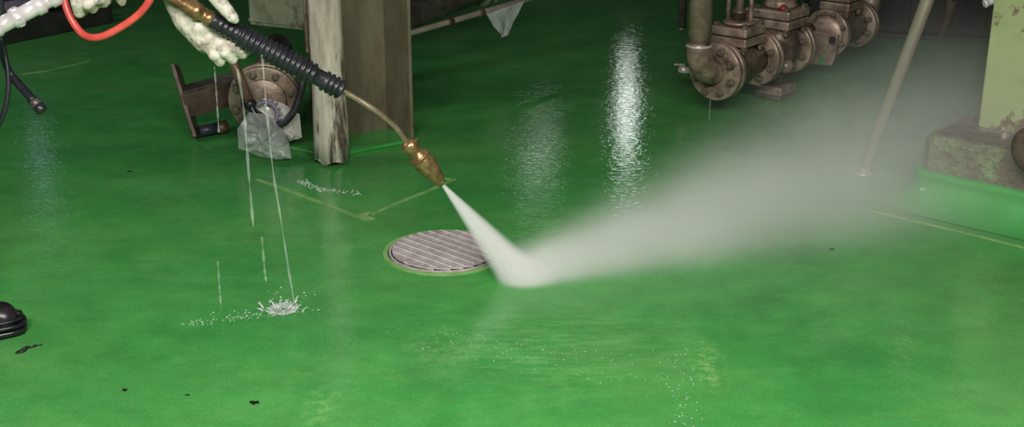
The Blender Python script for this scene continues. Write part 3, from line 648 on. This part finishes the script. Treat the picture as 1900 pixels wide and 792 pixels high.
MB().lathe(n1-nd_*.006, nd_, [(5.5*k,0),(5.5*k,.008),(3*k,.008),(3*k,0)], 16).build('orifice', M['bronze_dark'], nz)
# couplings above the grip and the gun body held in the rear hand
c1 = P(318, -6, 2.95); cdir = (c1-g_a).normalized()
MB().lathe(g_a+cdir*-.004, cdir, [(.014,0),(.019,.003),(.019,.018),(.015,.020),(.015,.030),(.021,.033),(.021,.050),(.017,.053),(.017,.075),(.013,.078),(.013,.16)], 20).build('coupling', M['brass'], ln)
gb0, gb1 = g_a+cdir*.14, P(176, -62, 2.93)
MB().cyl(gb0, gb1, .015, n=18).build('extension_tube', M['steel'], ln)
MB().capsule(gb1, gb1+Vector((-.10, 0, .02)), .028, .024).capsule(gb1+Vector((-.06,0,.01)), P(150,-10,2.93), .020, .018).build('gun_body', M['rubber'], ln)
MB().tube([gb1+Vector((-.02,0,.01)), P(205,-35,2.93), P(200,-12,2.93)], .007, 8).build('trigger', M['red'], ln)
# hose coupler at the far left
h0, h1 = P(112, -10, 2.95), P(-8, 52, 2.88); hdv = (h1-h0).normalized(); HL = (h1-h0).length; m_ = HL
pf = [(.011,-.06),(.014,0),(.021,.004),(.021,m_*.16),(.0165,m_*.18),(.0165,m_*.25),(.022,m_*.27),(.022,m_*.38),(.0185,m_*.40),(.0185,m_*.60),(.0235,m_*.62),(.0235,m_*.74),(.019,m_*.76),(.019,m_*.93),(.022,m_*.95),(.022,m_*1.05),(.017,m_*1.07)]
MB().lathe(h0, hdv, pf, 24).build('hose_coupler', M['chrome'], ln)
MB().lathe(h0+hdv*(m_*.63), hdv, [(.024,0),(.0255,.001),(.0255,.012),(.024,.013)], 6, smooth=False).build('hex_collar', M['chrome'], ln)
MB().tube([h1+hdv*.005, h1+hdv*.12-ZV*.02, h1+Vector((-.25,.02,-.25)), h1+Vector((-.30,.1,-.68)), Vector((h1.x-.5, h1.y+.5, .016)), Vector((h1.x-1.2, h1.y+.8, .016))], .0145, 14).build('pressure_hose', M['rubber'], ln)
MB().tube([h0-hdv*.02, h0-hdv*.1, gb1+Vector((-.08,0,.02))], .011, 12).build('inlet_tube', M['steel'], ln)
# red hose
rh = [P(108,-60,2.98), P(116,-20,2.96), P(124,16,2.95), P(140,48,2.94), P(160,67,2.93), P(188,68,2.92), P(225,50,2.92), P(258,26,2.92), P(280,-4,2.92), P(296,-50,2.95)]
tag(MB().tube(rh, .0088, 14).build('red_hose', M['red']), 'red rubber hose hanging in a loop below the gloved hands', 'hose')
# hanging torch with cord, far left
tq0, tq1 = P(22, 142, 3.05), P(79, 206, 3.02); td = (tq1-tq0).normalized(); TL = (tq1-tq0).length
to = thing('hanging_torch', 'slim black torch dangling on a black cord at the left edge', 'torch', tq1)
MB().lathe(tq0, td, [(.007,-.01),(.0105,.0),(.0105,TL*.62),(.0125,TL*.64),(.0125,TL*.68),(.0105,TL*.70)], 18).build('barrel', M['rubber'], to)
MB().lathe(tq0+td*(TL*.70), td, [(.012,0),(.0135,.002),(.0135,TL*.14),(.012,TL*.15)], 18).build('metal_band', M['darkpipe'], to)
MB().lathe(tq0+td*(TL*.85), td, [(.013,0),(.0145,.002),(.0145,TL*.15),(.011,TL*.17)], 18).build('end_cap', M['rubber'], to)
MB().tube([tq0+td*.005, P(12,122,3.05), P(4,90,3.05), P(0,50,3.05), P(-2,-20,3.05), P(-40,-120,3.02)], .0085, 12).build('cord', M['rubber'], to)
MB().tube([P(2,70,3.03), P(9,100,3.03), P(15,140,3.02), P(14,180,3.01), P(4,218,3.0), P(-14,240,3.0), P(-50,200,3.0), P(-70,60,3.0), P(-60,-80,3.0)], .0062, 12).build('cord_loop', M['rubber'], to)

# ------------------------------------------------------------------ worker: only gloves and one boot toe reach into the frame
pw_ = thing('person', 'worker in dirty white cotton gloves holding the lance, black rubber boots', 'person', (-1.45, 2.85, 0))
hipL, hipR = Vector((-1.52, 3.02, .92)), Vector((-1.52, 2.80, .92)); chest = Vector((-1.40, 2.92, 1.34)); neck = Vector((-1.33, 2.92, 1.52))
ftR, ftL = Vector((-1.40, 2.735, .10)), Vector((-1.85, 3.12, .10))
wF, wR = P(318, -22, 3.02), P(150, -48, 2.99)
shF, shR = Vector((-1.30, 3.10, 1.42)), Vector((-1.36, 2.72, 1.42))
elF = (shF+wF)/2+Vector((-.10, .06, -.10)); elR = (shR+wR)/2+Vector((-.14, -.03, -.10))
b = MB()
b.capsule((-1.52,2.91,.92), (-1.46,2.91,1.10), .150, .135).capsule((-1.46,2.91,1.10), chest, .135, .155).capsule(chest+Vector((0,-.15,.05)), chest+Vector((0,.15,.05)), .085, .085).capsule(chest, neck, .09, .06)
for (hp_, ft, kn) in ((hipR, ftR, Vector((-1.40, 2.76, .50))), (hipL, ftL, Vector((-1.62, 3.08, .50)))):
    b.capsule(hp_, kn, .095, .068).capsule(kn, ft+ZV*.18, .068, .058)
for (s_, e_, w_) in ((shF, elF, wF), (shR, elR, wR)):
    b.capsule(s_, e_, .058, .047).capsule(e_, w_, .047, .034)
blend(b.build('coverall', M['coverall'], pw_), .014, 6, .5, .02, .12)
hd_ = neck+Vector((.06, 0, .12))
h = MB().sphere(hd_, .10, 20, 14, (1.0, .78, 1.2)).capsule(neck-ZV*.02, hd_-ZV*.04, .055, .055).capsule(hd_+Vector((.085,0,-.02)), hd_+Vector((.112,0,-.038)), .014, .016).capsule(hd_+Vector((.075,-.02,-.075)), hd_+Vector((.075,.02,-.075)), .012, .012)
for s in (-1, 1): h.sphere(hd_+Vector((.0, s*.08, -.01)), .022, 10, 8, (1,.5,1.4))
blend(h.build('head', M['skin'], pw_), .009, 3)
MB().lathe(hd_+ZV*.035, Vector((-.05,0,1)), [(.135,0),(.132,.006),(.118,.012),(.112,.06),(.085,.10),(.045,.12),(.004,.125)], 28).build('helmet', M['helmet'], pw_)
for s in (-1, 1): MB().sphere(hd_+Vector((.092, s*.03, .005)), .010, 10, 8).build('eye', M['pit'], pw_)
def boot(toe, heel):
    d = (toe-heel); d.z = 0; L = d.length; d = d.normalized(); s = Vector((-d.y, d.x, 0))
    A = lambda x, y, z: heel+d*(x*L)+s*y+ZV*z
    b = MB().capsule(A(.84,.006,.040), A(.86,-.006,.040), .037, .036).capsule(A(.50,0,.050), A(.82,0,.040), .044, .039).capsule(A(.18,0,.05), A(.55,0,.055), .044, .046).capsule(A(.22,0,.06), A(.22,0,.34), .050, .062).capsule(A(.30,0,.12), A(.55,0,.075), .05, .04)
    o = blend(b.build('boot', M['boot'], pw_), .007, 5)
    def outline(k, x0, x1):
        pts = []
        for i in range(28):
            a = 2*math.pi*i/28; x = .5+.5*math.cos(a); wdt = .048*(1 if x > .45 else .8)*(abs(math.sin(a))**.6)*math.copysign(1, math.sin(a)); pts.append((x0+(x1-x0)*x, wdt*k))
        return pts
    so = outline(1.08, -.01, 1.035); lo = [A(x, y, .002) for x, y in so]; R = [[A(x, y, z) for x, y in so] for z in (.002, .016)]
    MB().ring(R).build('sole', M['boot'], o)
    MB().tube([A(x, y*1.0, .026) for x, y in outline(1.06, 0.0, 1.022)]+[A(*outline(1.06, 0.0, 1.022)[0], .026)], .0055, 8, 2).build('welt', M['boot'], o)
    MB().tube([A(x, y*1.0, .040) for x, y in outline(1.02, .1, 1.005)]+[A(*outline(1.02, .1, 1.005)[0], .040)], .004, 8, 2).build('toe_band', M['boot'], o)
    return o
boot(G(43, 613), G(43, 613)+Vector((-.275, -.075, 0))); boot(Vector((-1.66, 3.20, 0)), Vector((-1.93, 3.10, 0)))

def glove(palm, fingers, name='glove'):
    b = MB()
    for (p, q, r, r2) in palm: b.capsule(p, q, r, r2, 16)
    for ch in fingers:
        pts, rs = ch
        for i in range(len(pts)-1): b.capsule(pts[i], pts[i+1], rs[i], rs[i+1], 14)
    return blend(b.build(name, M['glove'], pw_), .0035, 5, .5, .0055, .03)
# front hand: under and behind the grip, fingers hanging over it, thumb across the top
yb = 3.02
def pf_(l): return [P(u, v, Y) for (u, v, Y) in l]
front_palm = [(P(322,-14,yb), P(352,34,yb), .030, .040), (P(352,34,yb), P(384,70,yb-.005), .040, .038), (P(372,38,yb+.02), P(402,64,yb+.02), .034, .032), (P(345,15,yb), P(375,45,yb-.02), .032, .03)]
front_f = [
 (pf_([(382,72,yb-.01), (396,100,yb-.025), (408,114,yb-.010), (416,104,yb+.02)]), [.016,.0145,.0135,.011]),
 (pf_([(398,68,yb-.01), (418,96,yb-.028), (431,109,yb-.012), (440,96,yb+.02)]), [.0165,.015,.014,.011]),
 (pf_([(412,62,yb-.01), (436,88,yb-.028), (450,100,yb-.012), (460,88,yb+.02)]), [.016,.0145,.0135,.011]),
 (pf_([(424,62,yb+.01), (450,82,yb-.012), (464,92,yb-.002), (474,86,yb+.02)]), [.0145,.013,.0115,.009]),
 (pf_([(352,-12,yb+.01), (388,-22,2.945), (412,8,2.935), (430,30,2.94), (437,37,2.945)]), [.021,.020,.0175,.015,.010]),
]
glove(front_palm, front_f)
# rear hand: closed round the gun body, its lower edge and one fingertip reach into the frame
yr = 2.93
rear_palm = [(P(150,-48,2.985), P(160,-20,yr), .032, .038), (P(160,-20,yr), P(178,-16,yr), .036, .030)]
rear_f = [
 (pf_([(140,-22,yr), (144,4,yr-.02), (148,23,yr), (156,18,yr+.03)]), [.017,.016,.0135,.012]),
 (pf_([(158,-10,yr), (164,6,yr-.022), (172,14,yr), (178,8,yr+.03)]), [.017,.016,.014,.012]),
 (pf_([(178,-16,yr), (184,-2,yr-.022), (191,5,yr), (198,0,yr+.03)]), [.017,.015,.0135,.012]),
 (pf_([(196,-34,yr), (212,-26,yr-.015), (222,-8,yr-.01), (226,3,yr)]), [.016,.0145,.0135,.011]),
 (pf_([(150,-46,yr-.02), (178,-52,yr-.035), (196,-48,yr-.04)]), [.018,.0155,.013]),
]
glove(rear_palm, rear_f)

# ------------------------------------------------------------------ falling water and splashes
def stream(pts, r, label, seed):
    rnd = random.Random(seed); ph = rnd.uniform(0, 6)
    q = [P(*p) for p in pts]
    o = MB().tube(q, lambda t: r*(.75+.35*math.sin(t*23+ph)+.2*math.sin(t*57+ph*2)), 8, 14).build('water_stream', M['stream'])
    return tag(o, label, 'water', 'streams of water dripping from the lance')
stream([(486,100,2.985),(491,160,2.982),(497,225,2.98),(507,320,2.972),(520,400,2.963),(534,490,2.95),(546,562,2.94)], .0032, 'longest pale water stream falling from the ribbed grip to the floor', 1)
stream([(441,128,2.985),(452,200,2.98),(457,260,2.975),(463,340,2.97),(470,420,2.96)], .0038, 'water stream dripping from the glove fingertips beside the rusty stub', 2)
stream([(486,440,2.96),(491,500,2.953),(494,522,2.95)], .0036, 'short water streak between two longer streams below the bag', 3)
stream([(404,485,2.98),(407,530,2.97),(410,570,2.96)], .0030, 'faint water streak left of the splash on the floor', 4)
stream([(398,124,2.99),(402,180,2.985),(406,245,2.98)], .0026, 'thin drip falling from the glove past the steel bracket', 5)
q = V(0, -.01, -.108); tag(MB().tube([q, q-ZV*.04, Vector((q.x, q.y, .004))], lambda t: .0022, 8).build('water_drip', M['stream']), 'thin water drip under the first bronze flange', 'water')
# splash crown where the longest stream lands
sc0 = G(525, 574); sp = thing('water_splash', 'small white splash of water where the stream hits the floor', 'splash', sc0)
rnd = random.Random(4)
cr = MB()
for i in range(17):
    a = 2*math.pi*i/17; r = .026+rnd.uniform(-.014,.018); hgt = rnd.uniform(.004, .018)
    p = sc0+Vector((math.cos(a)*r*1.3, math.sin(a)*r, 0)); cr.tube([p, p+Vector((math.cos(a)*.006, math.sin(a)*.006, hgt*.6)), p+Vector((math.cos(a)*.014, math.sin(a)*.014, hgt))], lambda t: .0032*(1-.6*t), 6, 3)
cr.lathe(sc0, ZV, [(.004,.001),(.026,.004),(.032,.006),(.038,.002)], 20, caps=False); tag(cr.build('crown', M['bead'], sp), kind='stuff')
dr = MB()
for i in range(46):
    p = sc0+Vector((rnd.gauss(0,.036), rnd.gauss(-.005,.026), abs(rnd.gauss(0,.02))+.003)); dr.sphere(p, rnd.uniform(.0010,.0026), 6, 4)
tag(dr.build('droplets', M['bead'], sp), kind='stuff')
# loose beads of water standing on the floor, and pale beads in place of glints
bd_ = MB()
def beads(u0, v0, u1, v1, n, spread, r0, r1):
    for _ in range(n):
        t = rnd.random(); p = G(u0+(u1-u0)*t+rnd.gauss(0,spread), v0+(v1-v0)*t+rnd.gauss(0,spread*.4)); bd_.sphere(p+ZV*.0004, rnd.uniform(r0, r1), 8, 5, (1,1,.55))
beads(552,336,600,354,70,5,.0018,.0045); beads(600,352,664,358,45,6,.0016,.004); beads(340,602,470,582,60,12,.001,.003); beads(430,592,480,584,25,8,.001,.0032)  # first two rows: whitened beads put where wet-floor glints lie
beads(780,620,1250,700,110,40,.0008,.0018); beads(1265,650,1275,790,60,14,.0008,.0022)
tag(bd_.build('water_beads', M['bead']), 'scattered water beads on the green floor, some whitened as glints', 'water', kind='stuff')

# ------------------------------------------------------------------ scraps on the floor
sb_ = MB()
for pts in ([(30,657),(38,652),(48,648),(58,646),(66,643),(78,641)], [(40,650),(50,645),(57,646)], [(34,656),(44,654),(50,648)]):
    sb_.tube([G(u, v)+ZV*.0025 for u, v in pts], lambda t: .0022+.0012*math.sin(t*19), 6, 4)
tag(sb_.build('scrap', M['debris']), 'black twig-like scrap lying in front of the boot toe', 'scrap')
for (u, v, r, lab) in ((472,748,.008,'small black scrap near the bottom edge of the floor'), (230,724,.0045,'tiny dark scrap left of centre near the bottom'), (348,733,.0035,'tiny dark crumb between two scraps near the bottom'), (241,318,.006,'tiny dark pebble on the shaded floor left of the bracket'), (1543,462,.006,'tiny dark scrap on the floor below the mist')):
    b = MB(); c = G(u, v)
    for i in range(4): b.box(c+Vector((rnd.uniform(-r,r), rnd.uniform(-r,r)*.6, r*.22)), (r*rnd.uniform(.7,1.4), r*rnd.uniform(.5,.9), r*.42), (Vector((math.cos(i),math.sin(i),0)), Vector((-math.sin(i),math.cos(i),0)), ZV))
    tag(b.build('scrap', M['debris']), lab, 'scrap')

# ------------------------------------------------------------------ spray: jet cone and fan of mist (real volumes)
def volmat(name):
    m = bpy.data.materials.new(name); m.use_nodes = True; nt = m.node_tree
    for n_ in list(nt.nodes):
        if n_.type != 'OUTPUT_MATERIAL': nt.nodes.remove(n_)
    v = nd(nt, 'ShaderNodeVolumePrincipled'); v.inputs['Color'].default_value = (.99, .985, .985, 1); v.inputs['Anisotropy'].default_value = -.2
    nt.links.new(v.outputs[0], nt.nodes['Material Output'].inputs['Volume'])
    tc = nd(nt, 'ShaderNodeTexCoord').outputs['Object']; s = nd(nt, 'ShaderNodeSeparateXYZ'); nt.links.new(tc, s.inputs[0])
    return m, nt, v, tc, s.outputs
def smooth01(nt, x, lo, hi):
    r = nd(nt, 'ShaderNodeMapRange', interpolation_type='SMOOTHSTEP'); nt.links.new(x, r.inputs[0]); r.inputs[1].default_value = lo; r.inputs[2].default_value = hi; return r.outputs[0]
def orient(o, org, ax, ref):
    z = ax.normalized(); x = (ref-z*ref.dot(z)).normalized(); y = z.cross(x)
    m = Matrix((x, y, z)).transposed().to_4x4(); m.translation = org; o.matrix_world = m
imp = G(972, 522); jd = imp-LT; JL = jd.length
ra, rb = .0045, .066
jet = MB().lathe((0,0,0), ZV, [(ra*1.05, 0), (ra+(rb-ra)*.5, JL*.5), (rb*1.02, JL), (rb*1.19, JL*1.17)], 32)
m, nt, v, tc, (X, Y, Z) = volmat('white_water_jet')
rad = mth(nt, 'SQRT', mth(nt, 'ADD', mth(nt, 'MULTIPLY', X, X), mth(nt, 'MULTIPLY', Y, Y)))
rz = mth(nt, 'ADD', mth(nt, 'MULTIPLY', Z, (rb-ra)/JL), ra)
prof_ = smooth01(nt, mth(nt, 'DIVIDE', rad, rz), 1.0, .25)
wisps = ramp(nt, noise(nt, mapping(nt, tc, (1,1,.12)), 40, 3, .6), [(.3, (.65,)*3), (.7, (1.2,)*3)])
nt.links.new(mth(nt, 'MULTIPLY', mth(nt, 'MULTIPLY', mth(nt, 'DIVIDE', 2.9, rz), prof_), wisps), v.inputs['Density'])
jo = jet.build('spray_jet', m); jo.location = (0,0,0)
for vv in jo.data.vertices: pass
off = Vector(jo['_base'])
for vv in jo.data.vertices: vv.co += off
orient(jo, LT, jd, Vector((1,0,0)))
tag(jo, 'white cone of water spraying from the brass nozzle onto the floor', 'water jet')
# mist fan: polar field on the floor, origin at the impact
FL, A0, AC, A1_ = 2.15, math.radians(0), math.radians(27), math.radians(59)
def hgt(r): return .055+.195*r
mesh = MB(); org = Vector((imp.x+.01, imp.y-.004, .002)); vs = []; fs = []; rs = [0.0, .10, .25, .5, .9, 1.4, FL]; nA = 12
mf, nt, v, tc, (X, Y, Z) = volmat('drifting_water_mist')
# hull: fan wedge with a round back end
def hull_pt(r, k, top):
    wdt = 1.0
    a = A0+(A1_-A0)*k/nA
    p = Vector((math.cos(a)*r, math.sin(a)*r, 0))
    e = Vector((math.cos(a+0), math.sin(a), 0))
    return p
R = .098
for r in rs:
    for k in range(nA+1):
        a = A0+(A1_-A0)*k/nA
        # start from a small disc round the impact so the foot of the spray is wide
        st = Vector((math.cos(-2.4+4.0*k/nA+.9)*R, math.sin(-2.4+4.0*k/nA+.9)*R, 0)) if False else Vector((0,0,0))
        lat = (k/nA-.5)*2*R; side = Vector((-math.sin(AC), math.cos(AC), 0))*lat
        p = side*(1-r/FL)+Vector((math.cos(a)*r, math.sin(a)*r, 0))-Vector((math.cos(AC), math.sin(AC), 0))*(R*max(0, 1-r/.1)*math.sqrt(max(0, 1-((k/nA-.5)*2)**2)))
        vs.append(p); 
nL = nA+1; nb = len(vs)
def topz(i, k):
    r = rs[i]; e = 1-abs(k/nA-.5)*2
    return hgt(r)*1.9*(.25+.75*min(1, e*2.2))
vs += [vs[i*nL+k]+ZV*topz(i, k) for i in range(len(rs)) for k in range(nL)]
for i in range(len(rs)-1):
    for k in range(nA):
        q = i*nL+k; fs.append([q, q+1, q+nL+1, q+nL]); fs.append([nb+q+nL, nb+q+nL+1, nb+q+1, nb+q])
    for k in (0, nA):
        q = i*nL+k; fq = [q, q+nL, nb+q+nL, nb+q]; fs.append(fq if k == 0 else fq[::-1])
for i in (0, len(rs)-1):
    for k in range(nA):
        q = i*nL+k; fq = [q, nb+q, nb+q+1, q+1]; fs.append(fq if i == 0 else fq[::-1])
mo = MB().add(vs, fs, False).build('spray_mist', mf)
off = Vector(mo['_base'])
for vv in mo.data.vertices: vv.co += off
mo.location = org
import bmesh
bm_ = bmesh.new(); bm_.from_mesh(mo.data); bmesh.ops.remove_doubles(bm_, verts=bm_.verts, dist=1e-5); bmesh.ops.recalc_face_normals(bm_, faces=bm_.faces); bm_.to_mesh(mo.data); bm_.free()
rr2 = mth(nt, 'ADD', mth(nt, 'MULTIPLY', X, X), mth(nt, 'MULTIPLY', Y, Y)); r_ = mth(nt, 'SQRT', rr2)
# along / across the splash direction
al = mth(nt, 'ADD', mth(nt, 'MULTIPLY', X, math.cos(AC)), mth(nt, 'MULTIPLY', Y, math.sin(AC)))
ac = mth(nt, 'ADD', mth(nt, 'MULTIPLY', X, -math.sin(AC)), mth(nt, 'MULTIPLY', Y, math.cos(AC)))
alp = mth(nt, 'MAXIMUM', al, 0.0)
wid = mth(nt, 'ADD', mth(nt, 'MULTIPLY', alp, .44), .092)
back = mth(nt, 'MINIMUM', al, 0.0)
lat = mth(nt, 'SQRT', mth(nt, 'ADD', mth(nt, 'POWER', mth(nt, 'ADD', mth(nt, 'MAXIMUM', ac, 0.0), mth(nt, 'MULTIPLY', mth(nt, 'MINIMUM', ac, 0.0), -1.3)), 2.0), mth(nt, 'MULTIPLY', back, back)))
g1_ = smooth01(nt, mth(nt, 'DIVIDE', lat, wid), 1.0, .1)
hz = mth(nt, 'ADD', mth(nt, 'MULTIPLY', r_, .195), .055)
g2_ = smooth01(nt, mth(nt, 'DIVIDE', Z, hz), 1.75, 0.1)
g3_ = smooth01(nt, r_, FL*.98, FL*.66)
dn = mth(nt, 'MINIMUM', mth(nt, 'MULTIPLY', mth(nt, 'POWER', mth(nt, 'ADD', r_, .06), -1.27), 1.8), 36.0)
cl = ramp(nt, noise(nt, mapping(nt, tc, (1,1,1.6), rot=(0,0,-AC)), 3.0, 3, .5), [(.3, (.7,)*3), (.7, (1.25,)*3)])
dd_ = mth(nt, 'MULTIPLY', mth(nt, 'MULTIPLY', mth(nt, 'MULTIPLY', dn, g1_), mth(nt, 'MULTIPLY', g2_, g3_)), cl)
nt.links.new(dd_, v.inputs['Density'])
tag(mo, 'pale fan of mist drifting across the floor from where the jet lands', 'mist', kind='stuff')
for o in bpy.data.objects:
    if '_base' in o: del o['_base']
